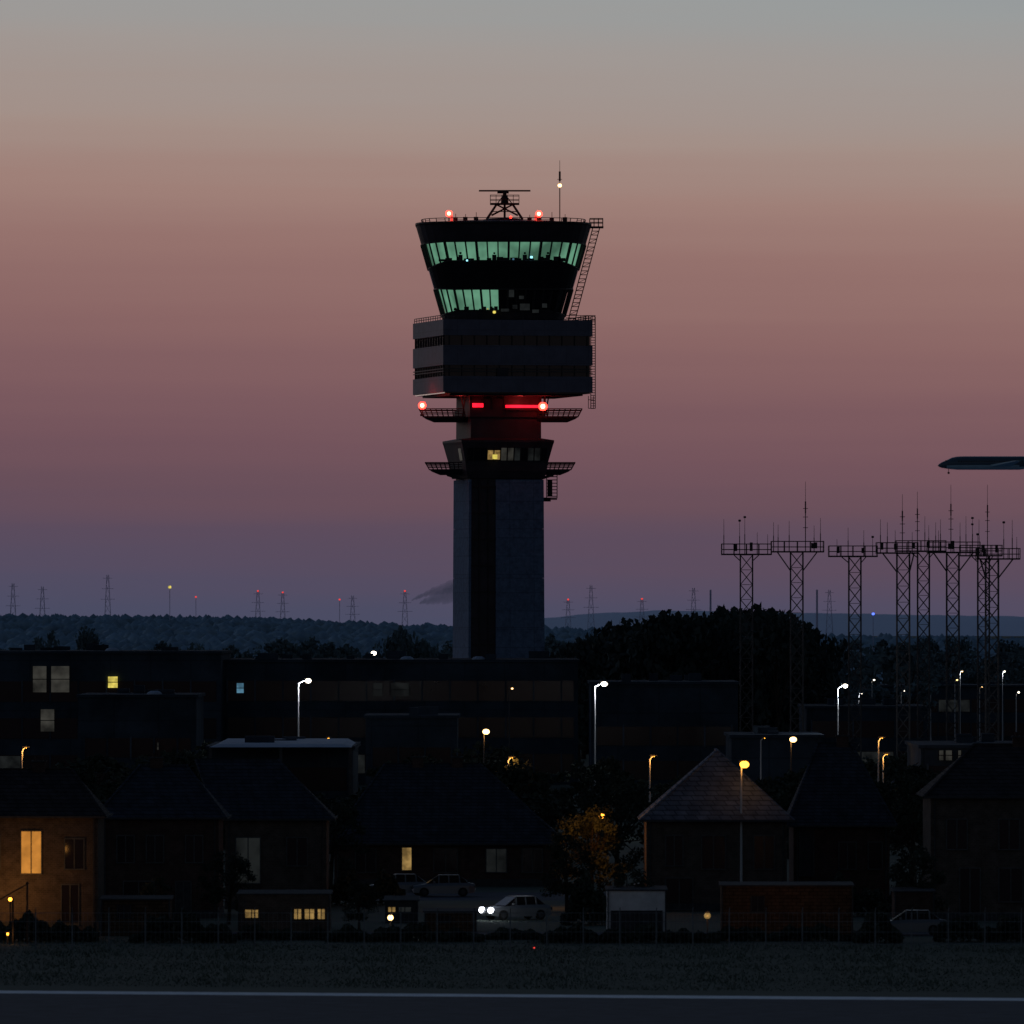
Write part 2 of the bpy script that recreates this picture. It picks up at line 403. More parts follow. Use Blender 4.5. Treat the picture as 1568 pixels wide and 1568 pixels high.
for i in range(36):
    z=zt(484)+(zt(625)-zt(484))*i/35; b.beam((lx-0.25,1.8,z),(lx+0.3,1.8,z),0.08,'steeld')
for i in range(8):
    z=zt(500)+(zt(600)-zt(500))*i/7; b.beam((lx-1.2,1.8,z),(lx,1.8,z),0.08,'steeld')
for x in(896,902,911):
    b.beam(((x-769)*sT,0.5,zt(498)),((x-769)*sT,0.5,zt(483)),0.09,'steeld')
for v in(483,490): b.beam(((892-769)*sT,0.5,zt(v)),((912-769)*sT,0.5,zt(v)),0.09,'steeld')
for x in(901,909): b.beam(((x-769)*sT,0.5,zt(606)),((x-769)*sT,0.5,zt(625)),0.08,'steeld')
for v in(612,625): b.beam(((901-769)*sT,0.5,zt(v)),((909-769)*sT,0.5,zt(v)),0.08,'steeld')
cx0,cx1=(837-769)*sT,(853-769)*sT
for x in(cx0,cx1):
    for y in(-1.5,0.2): b.beam((x,y,zt(727)),(x,y,zt(763)),0.1,'steeld')
for v in range(730,766,5):
    for y in(-1.5,0.2): b.beam((cx0,y,zt(v)),(cx1,y,zt(v)),0.08,'steeld')
b.box(cx0-0.6,cx1,-1.4,0.1,zt(764),zt(762),'steeld'); b.box(cx0+0.1,cx0+0.7,-1,0,zt(760),zt(735),'steeld')
b.box(cx0-0.6,cx0+0.5,-1.2,0,zt(768),zt(764),'steeld')
b.build('ladders_and_platforms',tower)
b=MB()
reds=[((688-769)*sT,-6,zt(330),0.42),((825-769)*sT,-6,zt(330.5),0.42),((647-769)*sT,-4.3,zt(622),0.48),((831-769)*sT,-6.2,zt(624),0.54)]
for x,y,z,r in reds:
    b.ball((x,y,z),r,'red',12); b.ball((x,y-r*0.7,z),r*0.55,'redcore',10); b.beam((x,y,z-r),(x,y,z-1.1),0.16,'steeld'); b.box(x-0.25,x+0.25,y-0.2,y+0.2,z-1.3,z-1.05,'steeld')
for u in(692,820): b.beam(((u-769)*sT,-6,zt(343)),((u-769)*sT,-6,zt(333)),0.3,'redsm')
b.ball(((782-769)*sT,-3,zt(334)),0.16,'red',8)
b.build('obstruction_lights',tower)
for i,(x,y,z,r) in enumerate(reds): point('beacon_light_%d'%(i+1),(x,y-0.8,z+0.2),RED,(60,60,100,70)[i],0.4,tower)
point('neck_red_a',(2.2,-5.4,zt(615)),RED,70,0.3,tower); point('neck_red_b',(-5.0,-5.0,zt(615)),RED,35,0.3,tower)

# ------------------------------------------------------------ antenna masts
def mast(u,D,u0,u1,vb,whips,Y=False,extra=None):
    s=K*D; b=MB(); w=0.62; zp=Z(vb,D)
    n=int(zp/1.5); hs=zp/n
    for sx in(-1,1):
        for sy in(-1,1): b.beam((sx*w,sy*w,0),(sx*w,sy*w,zp),0.12,'steel')
    for i in range(n):
        za,zb=i*hs,(i+1)*hs
        for sy in(-1,1):
            b.beam((-w,sy*w,za),(w,sy*w,zb),0.065,'steel'); b.beam((w,sy*w,za),(-w,sy*w,zb),0.065,'steel')
            b.beam((sy*w,-w,za),(sy*w,w,zb),0.065,'steel')
            b.beam((-w,sy*w,zb),(w,sy*w,zb),0.05,'steel')
    a,c=(u0-u)*s,(u1-u)*s; dp=1.3
    b.box(a,c,-dp,dp,zp,zp+0.14,'steeld')
    rh=17*s
    m=max(4,int((c-a)/1.1))
    for i in range(m+1):
        x=a+(c-a)*i/m
        for y in(-dp,dp): b.beam((x,y,zp),(x,y,zp+rh),0.07,'steeld')
    for t in(0.5,1.0):
        for y in(-dp,dp): b.beam((a,y,zp+rh*t),(c,y,zp+rh*t),0.075,'steeld')
        for x in(a,c): b.beam((x,-dp,zp+rh*t),(x,dp,zp+rh*t),0.075,'steeld')
    if Y:
        for x in(a*0.75,c*0.75):
            for y in(-w,w): b.beam((x,y,zp),(math.copysign(w,x),y,zp-28*s),0.09,'steel')
    else:
        for x in(a*0.5,c*0.5): b.beam((x,0,zp),(math.copysign(w,x),0,zp-9*s),0.1,'steel')
    for wu,wv in whips:
        x=(wu-u)*s; y=random.choice((-dp,dp)); zz=Z(wv,D)
        b.beam((x,y,zp),(x,y,zp+(zz-zp)*0.55),0.1,'steeld',6); b.beam((x,y,zp+(zz-zp)*0.55),(x,y,zz),0.06,'steeld',6,0.04)
        if wv<770:
            for t in(0.35,0.5,0.62): b.beam((x-0.25,y,zp+(zz-zp)*t),(x+0.25,y,zp+(zz-zp)*t),0.06,'steeld')
            b.beam((x,y,zp+(zz-zp)*0.55),(x,y,zp+(zz-zp)*0.72),0.15,'steeld',6)
        elif random.random()<0.25: b.ball((x,y,zz),0.15,'steeld',6)
    for i in range(2):
        x=random.uniform(a,c); b.box(x-0.15,x+0.15,-dp-0.1,-dp+0.1,zp+0.4,zp+random.uniform(0.9,1.3),'steeld')
    o=b.build('antenna_mast'); o.location=(X(u,D),D,0)
mast(1143,1000,1105,1181,850,[(1108,795),(1133,797),(1140,792),(1160,815),(1176,818)])
mast(1220,985,1181,1261,846,[(1184,800),(1192,803),(1209,797),(1234,737),(1246,805),(1257,793)],True)
mast(1309,1010,1269,1343,853,[(1281,826),(1298,808),(1322,812),(1337,822)])
mast(1383,970,1342,1405,848,[(1349,795),(1358,800),(1381,757),(1370,812),(1396,815)],True)
mast(1414,1040,1372,1448,845,[(1404,753),(1417,790),(1432,800),(1441,795)])
mast(1459,990,1420,1500,847,[(1423,804),(1438,812),(1457,742),(1471,800),(1490,793)],True)
mast(1506,1060,1470,1534,852,[(1480,790),(1488,803),(1500,795),(1513,742)])
mast(1519,960,1495,1561,857,[(1498,818),(1536,800),(1549,796),(1558,822)],True)
# ------------------------------------------------------------ airliner
def airliner(u,v,D):
    e=empty('airliner',(X(u,D),D,Z(v,D)))
    b=MB(); r=2.0
    st=[(0,0.05,-0.75),(0.35,0.42,-0.72),(1.2,0.85,-0.6),(2.6,1.25,-0.4),(4.2,1.75,-0.12),(5.8,1.96,-0.02),(7.5,r,0),(24,r,0),(29,1.7,0.3),(34,0.9,0.9),(37.5,0.25,1.3)]
    N=20
    rings=[[(x,rr*math.cos(2*math.pi*i/N),zc+rr*math.sin(2*math.pi*i/N)) for i in range(N)] for x,rr,zc in st]
    b.loft(rings,'planetop')
    bi=b.mi('planebelly')
    for fi,f in enumerate(b.f):
        zc=sum(b.v[a][2] for a in f)/len(f); xc=sum(b.v[a][0] for a in f)/len(f)
        if zc<-0.7 and xc>3: b.m[fi]=bi
    b.build('fuselage',e,True)
    b=MB()
    for sgn in(-1,1):
        b.loft([[(15.5,sgn*1.8,-1.1),(21.5,sgn*1.8,-1.0),(21.5,sgn*1.8,-0.7),(15.5,sgn*1.8,-0.5)],[(22,sgn*17,0.3),(23.6,sgn*17,0.35),(23.6,sgn*17,0.42),(22,sgn*17,0.5)]],'planebelly')
        b.loft([[(33,sgn*0.5,1.1),(36,sgn*0.5,1.1),(36,sgn*0.5,1.3),(33,sgn*0.5,1.3)],[(36.2,sgn*6,1.7),(37.4,sgn*6,1.7),(37.4,sgn*6,1.8),(36.2,sgn*6,1.8)]],'planebelly')
        b.loft([[(x+13,sgn*3.1+rr*math.cos(2*math.pi*i/14),0.2+rr*math.sin(2*math.pi*i/14)) for i in range(14)] for x,rr in((12,0.75),(12.6,0.85),(14.5,0.8),(16,0.5))],'planetop')
    b.loft([[(29,-0.15,1.8),(36,-0.15,1.8),(36,0.15,1.8),(29,0.15,1.8)],[(35,-0.08,8.2),(37.6,-0.08,8.2),(37.6,0.08,8.2),(35,0.08,8.2)]],'planetop')
    b.build('wings_and_tail',e)
    b=MB()
    b.beam((3.2,0,-1.5),(3.2,0,-2.9),0.16,'steeld')
    for y in(-0.25,0.25): b.loft([[(3.2+0.34*math.cos(2*math.pi*i/12),y+dy,-2.9+0.34*math.sin(2*math.pi*i/12)) for i in range(12)] for dy in(-0.1,0.1)],'tyre')
    b.box(2.2,3.4,-0.9,0.9,0.55,0.8,'glass')
    for x in np.arange(6,30,0.75): b.box(x,x+0.3,-2.02,-1.95,0.25,0.6,'glass')
    b.build('nose_gear_and_glazing',e)
M['planetop']=mat('aircraft_paint_dark',(0.07,0.10,0.13),0.35,0,0.1,0.5,0,0.5)
M['planebelly']=mat('aircraft_paint_belly',(0.45,0.58,0.62),0.35,0,0.1,0.5,0,0.5)
airliner(1436,709,2900)

# ------------------------------------------------------------ trees
def tree_arrays(seed,H,Rr,nl,ls,ncl=26):
    rg=np.random.default_rng(seed); V=[];F=[];I=[]
    def tube(p,q,r0,r1,n=6):
        p=np.array(p,float);q=np.array(q,float);d=q-p;d/=np.linalg.norm(d)
        a=np.cross(d,[0.3,0.9,0.1]);a/=np.linalg.norm(a);c=np.cross(d,a);o=len(V)
        for cc,r in((p,r0),(q,r1)):
            for i in range(n):
                t=2*math.pi*i/n; V.append(cc+a*math.cos(t)*r+c*math.sin(t)*r)
        for i in range(n): F.append((o+i,o+(i+1)%n,o+n+(i+1)%n,o+n+i)); I.append(1)
    top=np.array([rg.normal(0,0.03*H),rg.normal(0,0.03*H),H*0.55])
    tube((0,0,0),top*0.5,0.03*H,0.022*H,8); tube(top*0.5,top,0.022*H,0.013*H,8); tube(top,top+[0,0,0.3*H],0.013*H,0.004*H)
    cl=[]
    for i in range(ncl):
        t=rg.uniform(0,2*math.pi); h=rg.uniform(0.22,0.97)
        prof=math.sin(math.pi*min(1,max(0.12,(h-0.1)/0.92)))**0.6
        r=Rr*prof*rg.uniform(0.35,1.0)
        c=np.array([r*math.cos(t),r*math.sin(t),H*h]); cl.append((c,rg.uniform(0.16,0.34)*Rr))
        st=top*rg.uniform(0.45,1.0)
        if i%2==0: tube(st,st+(c-st)*0.85,0.009*H,0.003*H,5)
    per=nl//ncl
    for c,r in cl:
        P=rg.normal(0,1,(per,3)); P/=np.linalg.norm(P,axis=1)[:,None]; P*= (rg.uniform(0.4,1.1,(per,1)))*r; P[:,2]*=0.75; P+=c
        A=rg.normal(0,1,(per,3)); A/=np.linalg.norm(A,axis=1)[:,None]; B=rg.normal(0,1,(per,3)); B-=A*(A*B).sum(1)[:,None]; B/=np.linalg.norm(B,axis=1)[:,None]
        s=ls*rg.uniform(0.6,1.3,(per,1))
        for i in range(per):
            o=len(V); V.extend([P[i]-A[i]*s[i],P[i]+B[i]*s[i]*0.6,P[i]+A[i]*s[i],P[i]-B[i]*s[i]*0.6]); F.append((o,o+1,o+2,o+3)); I.append(0)
    return np.array(V),np.array(F),np.array(I)
def quadmesh(name,V,F,I,mats):
    me=bpy.data.meshes.new(name); me.vertices.add(len(V)); me.vertices.foreach_set('co',V.astype(np.float32).ravel())
    me.loops.add(len(F)*F.shape[1]); me.loops.foreach_set('vertex_index',F.astype(np.int32).ravel())
    me.polygons.add(len(F)); me.polygons.foreach_set('loop_start',np.arange(0,len(F)*F.shape[1],F.shape[1],dtype=np.int32))
    for m in mats: me.materials.append(m)
    me.polygons.foreach_set('material_index',I.astype(np.int32)); me.update(calc_edges=True); me.validate()
    return me
def mass(name,base,places,mats):
    Vs=[];Fs=[];Is=[];o=0
    for j,(x,y,z,s,sz) in enumerate(places):
        V,F,I=base[j%len(base)]; a=random.uniform(0,6.28); c,sn=math.cos(a),math.sin(a)
        W=V.copy(); W[:,0]=(V[:,0]*c-V[:,1]*sn)*s+x; W[:,1]=(V[:,0]*sn+V[:,1]*c)*s+y; W[:,2]=V[:,2]*sz+z
        Vs.append(W);Fs.append(F+o);Is.append(I);o+=len(V)
    me=quadmesh(name,np.vstack(Vs),np.vstack(Fs),np.concatenate(Is),mats)
    ob=bpy.data.objects.new(name,me); sc.collection.objects.link(ob); return ob
near=[tree_arrays(i,9,3.6,4200,0.17,34) for i in(1,2,3)]
far=[tree_arrays(10+i,16,7.0,1500,0.6,30) for i in range(3)]
def place_tree(x,y,h,v,name='tree'):
    V,F,I=near[v%3]
    key='tree_mesh_%d'%(v%3); me=bpy.data.meshes.get(key) or quadmesh(key,V,F,I,[M['leaf'],M['bark']])
    ob=bpy.data.objects.new(name,me); sc.collection.objects.link(ob); ob.location=(x,y,0); s=h/9; ob.scale=(s,s,s); ob.rotation_euler[2]=random.uniform(0,6)
for u,D,h,v in((905,650,6.5,0),(868,640,5.0,1),(945,690,8,2),(1395,700,8.5,0),(1225,720,7,1),(505,690,6.5,2),(10,640,5,1),(1545,640,5,0),(960,600,4,1),(240,600,3.2,0),(350,612,4.5,2),(1400,605,5.0,1),(550,600,3.0,1)):
    place_tree(X(u,D),D,h,v)
pl=[]
prof=[(880,990),(900,972),(930,962),(970,953),(1010,942),(1060,939),(1110,936),(1160,933),(1200,940),(1235,955),(1250,985)]
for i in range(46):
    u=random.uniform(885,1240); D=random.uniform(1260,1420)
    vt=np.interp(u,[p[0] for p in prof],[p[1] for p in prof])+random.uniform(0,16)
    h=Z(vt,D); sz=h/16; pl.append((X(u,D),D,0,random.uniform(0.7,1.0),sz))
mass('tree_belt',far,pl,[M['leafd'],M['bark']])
pl=[]
for i in range(120):
    D=random.uniform(1350,2300); u=random.uniform(-60,1630)
    pl.append((X(u,D),D,0,random.uniform(0.6,1.0),random.uniform(0.55,0.95)))
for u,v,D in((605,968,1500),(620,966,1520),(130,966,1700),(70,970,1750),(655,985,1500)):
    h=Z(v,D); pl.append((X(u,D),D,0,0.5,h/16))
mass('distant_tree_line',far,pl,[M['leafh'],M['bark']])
pl=[]
for i in range(60):
    D=random.uniform(740,960); u=random.uniform(-60,1630)
    pl.append((X(u,D),D,0,random.uniform(0.35,0.6),random.uniform(0.28,0.48)))
mass('tree_row',far,pl,[M['leaf'],M['bark']])

# ------------------------------------------------------------ distant wooded hill
def hillz(x,y):
    u=784+x/(K*y); base=np.interp(u,[-200,0,380,620,830,1000,1250,1568,1800],[22.6,22.0,21.0,18.5,17.5,15.5,14.5,13.5,12.0])
    t=np.clip((y-2300)/1300,0,1); t=t*t*(3-2*t)
    return (base-6.5)*t
bm=bmesh.new(); bmesh.ops.create_icosphere(bm,subdivisions=1,radius=1); bm.verts.ensure_lookup_table()
iv=np.array([v.co[:] for v in bm.verts]); itf=np.array([[v.index for v in f.verts] for f in bm.faces]); bm.free()
rg=np.random.default_rng(5)
Vs=[];Fs=[];o=0
gx=np.linspace(-420,420,120); gy=np.linspace(2250,5200,60)
G=[]
for y in gy:
    for x in gx:
        xx=x*y/3600
        zz=float(hillz(xx,y))
        if y>3700: zz*=max(0,1-(y-3700)/1400)
        G.append((xx,y,zz-0.05))
n=len(gx); T=[]
for j in range(len(gy)-1):
    for i in range(n-1):
        a=j*n+i; T+=[(a,a+1,a+n+1),(a,a+n+1,a+n)]
Vs.append(np.array(G));Fs.append(np.array(T));o=len(G)
N=7500
yy=2300+1500*rg.uniform(0,1,N)**0.8; xx=rg.uniform(-0.062,0.062,N)*yy
for i in range(N):
    r=rg.uniform(2.0,3.8); hgt=rg.uniform(3.0,4.4)
    W=iv*np.array([r,r,hgt*0.7])*(rg.uniform(0.7,1.25,(len(iv),1)))
    W=W+np.array([xx[i],yy[i],float(hillz(xx[i],yy[i]))+hgt*0.55+rg.uniform(-0.6,0.6)])
    Vs.append(W);Fs.append(itf+o);o+=len(iv)
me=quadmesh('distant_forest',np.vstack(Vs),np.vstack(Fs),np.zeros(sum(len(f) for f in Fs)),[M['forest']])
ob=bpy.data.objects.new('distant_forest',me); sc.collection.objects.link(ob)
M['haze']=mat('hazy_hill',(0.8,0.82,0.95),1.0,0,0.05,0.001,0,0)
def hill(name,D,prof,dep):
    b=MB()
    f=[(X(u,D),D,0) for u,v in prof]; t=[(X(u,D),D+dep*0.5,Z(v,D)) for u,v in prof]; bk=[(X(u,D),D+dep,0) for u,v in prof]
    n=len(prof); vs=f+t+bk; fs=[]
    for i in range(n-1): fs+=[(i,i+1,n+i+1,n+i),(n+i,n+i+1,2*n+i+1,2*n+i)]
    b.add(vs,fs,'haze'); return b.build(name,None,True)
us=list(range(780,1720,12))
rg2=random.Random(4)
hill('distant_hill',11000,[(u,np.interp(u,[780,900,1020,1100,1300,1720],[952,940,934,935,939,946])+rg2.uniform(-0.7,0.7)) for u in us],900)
m=bpy.data.materials.new('steam'); m.use_nodes=True; nt=m.node_tree
for n_ in list(nt.nodes): nt.nodes.remove(n_)
o_=nt.nodes.new('ShaderNodeOutputMaterial'); mxs=nt.nodes.new('ShaderNodeMixShader'); tr=nt.nodes.new('ShaderNodeBsdfTransparent'); df=nt.nodes.new('ShaderNodeBsdfDiffuse')
df.inputs['Color'].default_value=(0.62,0.74,0.92,1); lw=nt.nodes.new('ShaderNodeLayerWeight'); lw.inputs['Blend'].default_value=0.5
mr_=nt.nodes.new('ShaderNodeMapRange'); nt.links.new(lw.outputs['Facing'],mr_.inputs['Value']); mr_.inputs['To Min'].default_value=0.30; mr_.inputs['To Max'].default_value=0.0; mr_.inputs['From Max'].default_value=0.85
nt.links.new(mr_.outputs[0],mxs.inputs[0]); nt.links.new(tr.outputs[0],mxs.inputs[1]); nt.links.new(df.outputs[0],mxs.inputs[2]); nt.links.new(mxs.outputs[0],o_.inputs['Surface'])
M['steam']=m
b=MB(); D=6000
def plume(cen,seed):
    sub=[];rings=[]
    for i in range(len(cen)-1):
        for t in(0,0.2,0.4,0.6,0.8): sub.append([cen[i][q]+(cen[i+1][q]-cen[i][q])*t for q in range(3)])
    sub.append(cen[-1]); rp=random.Random(seed)
    for u,v,r in sub:
        r*=K*D*rp.uniform(0.85,1.15); v+=rp.uniform(-1,1)
        rings.append([(X(u,D)+0.5*r*math.sin(2*math.pi*q/20),D+seed*40+r*math.cos(2*math.pi*q/20),Z(v,D)+r*math.sin(2*math.pi*q/20)) for q in range(20)])
    b.loft(rings,'steam',False)
plume([(622,917,2),(636,911,5),(652,904,8),(672,898,11),(696,892,15),(722,888,19),(750,886,23)],8)
plume([(640,922,3),(655,917,8),(672,912,13),(692,906,18),(720,902,22)],3)
b.build('steam_plume',None,True)
def pylon(u,v,D,red=False,arms=3):
    b=MB(); h=Z(v,D); w=2.2; th=0.18
    for sx in(-1,1):
        for sy in(-1,1): b.beam((sx*w,sy*w,0),(sx*0.4,sy*0.4,h),th,'hazesteel')
    n=9
    for i in range(n):
        a=i/n;c=(i+1)/n; wa=w+(0.4-w)*a; wc=w+(0.4-w)*c
        b.beam((-wa,-wa,a*h),(wc,-wc,c*h),th*0.6,'hazesteel'); b.beam((wa,-wa,a*h),(-wc,-wc,c*h),th*0.6,'hazesteel')
    for i in range(arms):
        z=h*(0.96-0.12*i); a=2.0+0.6*i
        b.beam((-a,0,z),(a,0,z),th*0.8,'hazesteel')
    if red: b.ball((0,-0.5,h),0.4,'redsm',8)
    o=b.build('electricity_pylon'); o.location=(X(u,D),D,0)
for u,v,r in((165,880,0),(20,893,0),(65,898,0),(395,905,1),(433,907,1),(620,905,1),(905,896,0),(983,917,1),(1062,900,0),(870,918,1),(540,912,0),(1270,903,0)):
    pylon(u,v,4200+random.uniform(-200,300),r)
b=MB(); D=4100
for u in(1088,1251):
    b.beam((X(u,D),D,0),(X(u,D),D,Z(903,D)),1.0,'hazesteel',10,0.8)
b.build('factory_chimneys')
b=MB(); b.beam((X(260,3500),3500,0),(X(260,3500),3500,Z(901,3500)),0.2,'hazesteel',8); b.ball((X(260,3500),3499.5,Z(899,3500)),0.6,'yel',8); b.build('mast_light')
b=MB(); b.beam((X(1337,3000),3000,0),(X(1337,3000),3000,Z(941,3000)),0.2,'hazesteel',8)
M['blued']=emat('blue_beacon',(90,120,255),2,0,1); b.ball((X(1337,3000),2999.5,Z(940,3000)),0.45,'blued',8); b.build('mast_light')
for u,v in ((520,918),(300,914)):
    b=MB(); b.beam((X(u,3650),3650,0),(X(u,3650),3650,Z(v,3650)),0.2,'hazesteel',6); b.ball((X(u,3650),3649.6,Z(v,3650)),0.35,'redsm',8); b.build('mast_light')

# ------------------------------------------------------------ ground
def gmat():
    m=bpy.data.materials.new('ground_mix'); m.use_nodes=True; nt=m.node_tree; b=nt.nodes['Principled BSDF']
    b.inputs['Roughness'].default_value=1; b.inputs['Specular IOR Level'].default_value=0.1
    tc=nt.nodes.new('ShaderNodeTexCoord')
    n1=nt.nodes.new('ShaderNodeTexNoise'); n1.inputs['Scale'].default_value=0.15; n1.inputs['Detail'].default_value=8; n1.inputs['Roughness'].default_value=0.7
    nt.links.new(tc.outputs['Object'],n1.inputs['Vector'])
    r=nt.nodes.new('ShaderNodeValToRGB'); r.color_ramp.elements[0].position=0.3; r.color_ramp.elements[1].position=0.75
    r.color_ramp.elements[0].color=(0.055,0.072,0.06,1); r.color_ramp.elements[1].color=(0.09,0.11,0.09,1)
    nt.links.new(n1.outputs['Fac'],r.inputs['Fac']); nt.links.new(r.outputs[0],b.inputs['Base Color']); return m
M['ground']=gmat()
M['tarmac']=mat('asphalt',(0.05,0.058,0.08),0.9,0,0.35,0.6,0.2,0.1)
M['line']=mat('white_marking',(0.75,0.8,0.9),0.8,0,0.3,1.0)
b=MB(); b.add([(-9000,-500,0),(9000,-500,0),(9000,26000,0),(-9000,26000,0)],[(0,1,2,3)],'ground'); b.build('ground')
def quadstrip(name,a0,a1,b0,b1,z,k):
    def L(d0,d1,x): return d0+(d1-d0)*(x+26)/52
    b=MB(); b.add([(-300,L(a0,a1,-300),z),(300,L(a0,a1,300),z),(300,L(b0,b1,300),z),(-300,L(b0,b1,-300),z)],[(0,1,2,3)],k); b.build(name)
quadstrip('runway',440,430,503.7,493.7,0.004,'tarmac')
quadstrip('runway_edge_line',499.4,489.4,503.2,493.2,0.008,'line')
b=MB(); b.add([(-300,590,0.004),(300,590,0.004),(300,597,0.004),(-300,597,0.004)],[(0,1,2,3)],'tarmac')
b.add([(-300,664,0.004),(300,664,0.004),(300,684,0.004),(-300,684,0.004)],[(0,1,2,3)],'tarmac')
b.add([(30,1000,0.004),(120,1000,0.004),(200,1900,0.004),(60,1900,0.004)],[(0,1,2,3)],'tarmac'); b.build('road')
rg=np.random.default_rng(9); n=30000
px_=rg.uniform(-32,32,n); py_=505+75*rg.uniform(0,1,n)-px_*0.19
patch=np.sin(px_*0.7)+np.sin(py_*0.35+px_*0.2)+rg.normal(0,1,n)
hh=np.clip(0.10+0.04*patch,0.04,0.28); an=rg.uniform(0,6.28,n); lean=rg.normal(0,0.08,(n,2))
V=np.zeros((n,3,3)); w=0.04
V[:,0]=np.stack([px_-np.cos(an)*w,py_-np.sin(an)*w,np.zeros(n)],1); V[:,1]=np.stack([px_+np.cos(an)*w,py_+np.sin(an)*w,np.zeros(n)],1); V[:,2]=np.stack([px_+lean[:,0],py_+lean[:,1],hh],1)
M['grass']=mat('grass_blades',(0.10,0.12,0.10),1,0,0.3,0.4,0,0)
me=quadmesh('grass',V.reshape(-1,3),np.arange(3*n).reshape(n,3),np.zeros(n),[M['grass']]); ob=bpy.data.objects.new('grass',me); sc.collection.objects.link(ob)

# ------------------------------------------------------------ terminal / far buildings
def block(name,u0,u1,D,dep,vtop,fl,bay,wins=(),face='facade',sky=()):
    b=MB(); x0,x1=X(u0,D),X(u1,D); zt_=Z(vtop,D)
    b.box(x0,x1,D,D+dep,0,zt_,face)
    b.box(x0-0.2,x1+0.2,D-0.2,D+dep+0.2,zt_,zt_+0.3,face)
    nf=int((zt_-1)/fl)
    for f in range(nf):
        za=1.2+f*fl; zb=za+fl*0.55
        b.box(x0+0.5,x1-0.5,D-0.05,D,za,zb,'glass')
        x=x0+0.5
        while x<x1-0.5:
            b.box(x,x+0.18,D-0.2,D-0.05,za-0.2,zb+0.2,'facade2' if random.random()<0.3 else 'facade')
            if random.random()<0.05: b.box(x+0.2,min(x1-.5,x+bay-0.1),D-0.09,D-0.05,za+0.1,zb-0.1,'dim')
            x+=bay
    for a,c,v0,v1,k in wins:
        b.box(X(a,D),X(c,D),D-0.3,D-0.22,Z(v1,D),Z(v0,D),k)
        m=max(1,int((X(c,D)-X(a,D))/1.1))
        for i in range(m+1):
            x=X(a,D)+(X(c,D)-X(a,D))*i/m; b.box(x-0.05,x+0.05,D-0.36,D-0.3,Z(v1,D),Z(v0,D),'steeld')
        b.box(X(a,D),X(c,D),D-0.36,D-0.3,Z((v0+v1)/2+0.6,D),Z((v0+v1)/2-0.6,D),'steeld')
    rnd=random.Random(u0)
    for i in range(int((u1-u0)/45)):
        x=rnd.uniform(x0+2,x1-4); w=rnd.uniform(0.8,2.5); h=rnd.uniform(0.3,0.9); y=D+rnd.uniform(1,dep-3)
        b.box(x,x+w,y,y+2,zt_+0.3,zt_+0.3+h,'facade')
    for u in sky: b.ball((X(u,D),D+3,zt_+0.3),0.8,'canopy',12,0.5)
    return b.build(name)
block('terminal_building',-60,338,1120,40,1001,4.2,3.2,[(50,72,1020,1060,'beige'),(78,107,1020,1060,'beige'),(165,181,1036,1053,'yel'),(62,84,1086,1120,'beige')],'facade',(170,))
block('terminal_building',340,885,1130,45,1014,4.2,3.2,[(362,374,1046,1061,'bluew'),(571,586,1046,1066,'dim'),(598,627,1046,1066,'dim')],'facade',(623,733))
block('office_building',120,300,1010,25,1068,3.6,2.4,[(240,244,1137,1148,'beige')],'facade',(235,))
block('office_building',905,1130,1090,30,1048,3.8,3.0,[],'facade')
block('warehouse',318,540,820,30,1148,3.5,6,[],'facade')
b=MB(); D=815; z=Z(1142,D)
b.loft([[(X(320,D),D,z-0.12),(X(538,D),D,z-0.12),(X(538,D),D+28,z-0.12),(X(320,D),D+28,z-0.12)],[(X(335,D),D+2,z+0.12),(X(525,D),D+2,z+0.12),(X(525,D),D+26,z+0.3),(X(335,D),D+26,z+0.3)]],'canopy')
for u in(322,430,536): b.beam((X(u,D),D+0.5,0),(X(u,D),D+0.5,z-0.12),0.25,'steel')
b.build('canopy')
block('warehouse',1410,1620,860,30,1146,3.2,4,[(1437,1445,1149,1164,'beige'),(1447,1458,1149,1164,'beige'),(1466,1472,1149,1164,'beige')],'facade')
block('warehouse',1235,1420,1180,30,1085,3.6,5,[],'facade')
block('warehouse',1330,1600,1500,30,1052,3.6,5,[],'facade')
block('warehouse',1120,1260,940,25,1130,3.6,5,[],'facade')
block('office_building',560,700,960,22,1100,3.4,2.6,[],'facade')

# ------------------------------------------------------------ street lamps
def lamp(u,v,D,k='white',arm=0.9,r=0.16,power=0,col=WHT,pole='pole',both=False):
    b=MB(); h=Z(v,D)
    b.beam((0,0,0),(0,0,h-0.2),0.2,pole,8,0.11); b.beam((0,0,0),(0,0,0.9),0.3,pole,8)
    b.beam((0,0,h-0.25),(arm,-0.1,h+0.08),0.1,pole,6)
    b.box(arm-0.25,arm+0.35,-0.2,0.08,h+r*0.5,h+r*0.5+0.1,'steel'); b.ball((arm+0.1,-0.12,h-0.02),r,k,12,0.8)
    e=b.build('street_lamp'); e.location=(X(u,D),D,0)
    if power: point('lamp_glow',(arm+0.1,-0.3,h-0.35),col,power,0.2,e)
lamp(457,1042,900,'white',0.8,0.27,550,WHT); lamp(911,1047,850,'white',0.7,0.27,550,WHT); lamp(1283,1050,950,'white',0.6,0.25,550,WHT)
lamp(741,1120,900,'warm',0.1,0.32,60,ORG,'steel'); lamp(1211,1132,880,'warm',0.1,0.32,60,ORG,'steel')
lamp(570,1000,1300,'white',0.1,0.36,0); lamp(835,1004,1300,'warm',0.1,0.34,0,ORG,'steel')
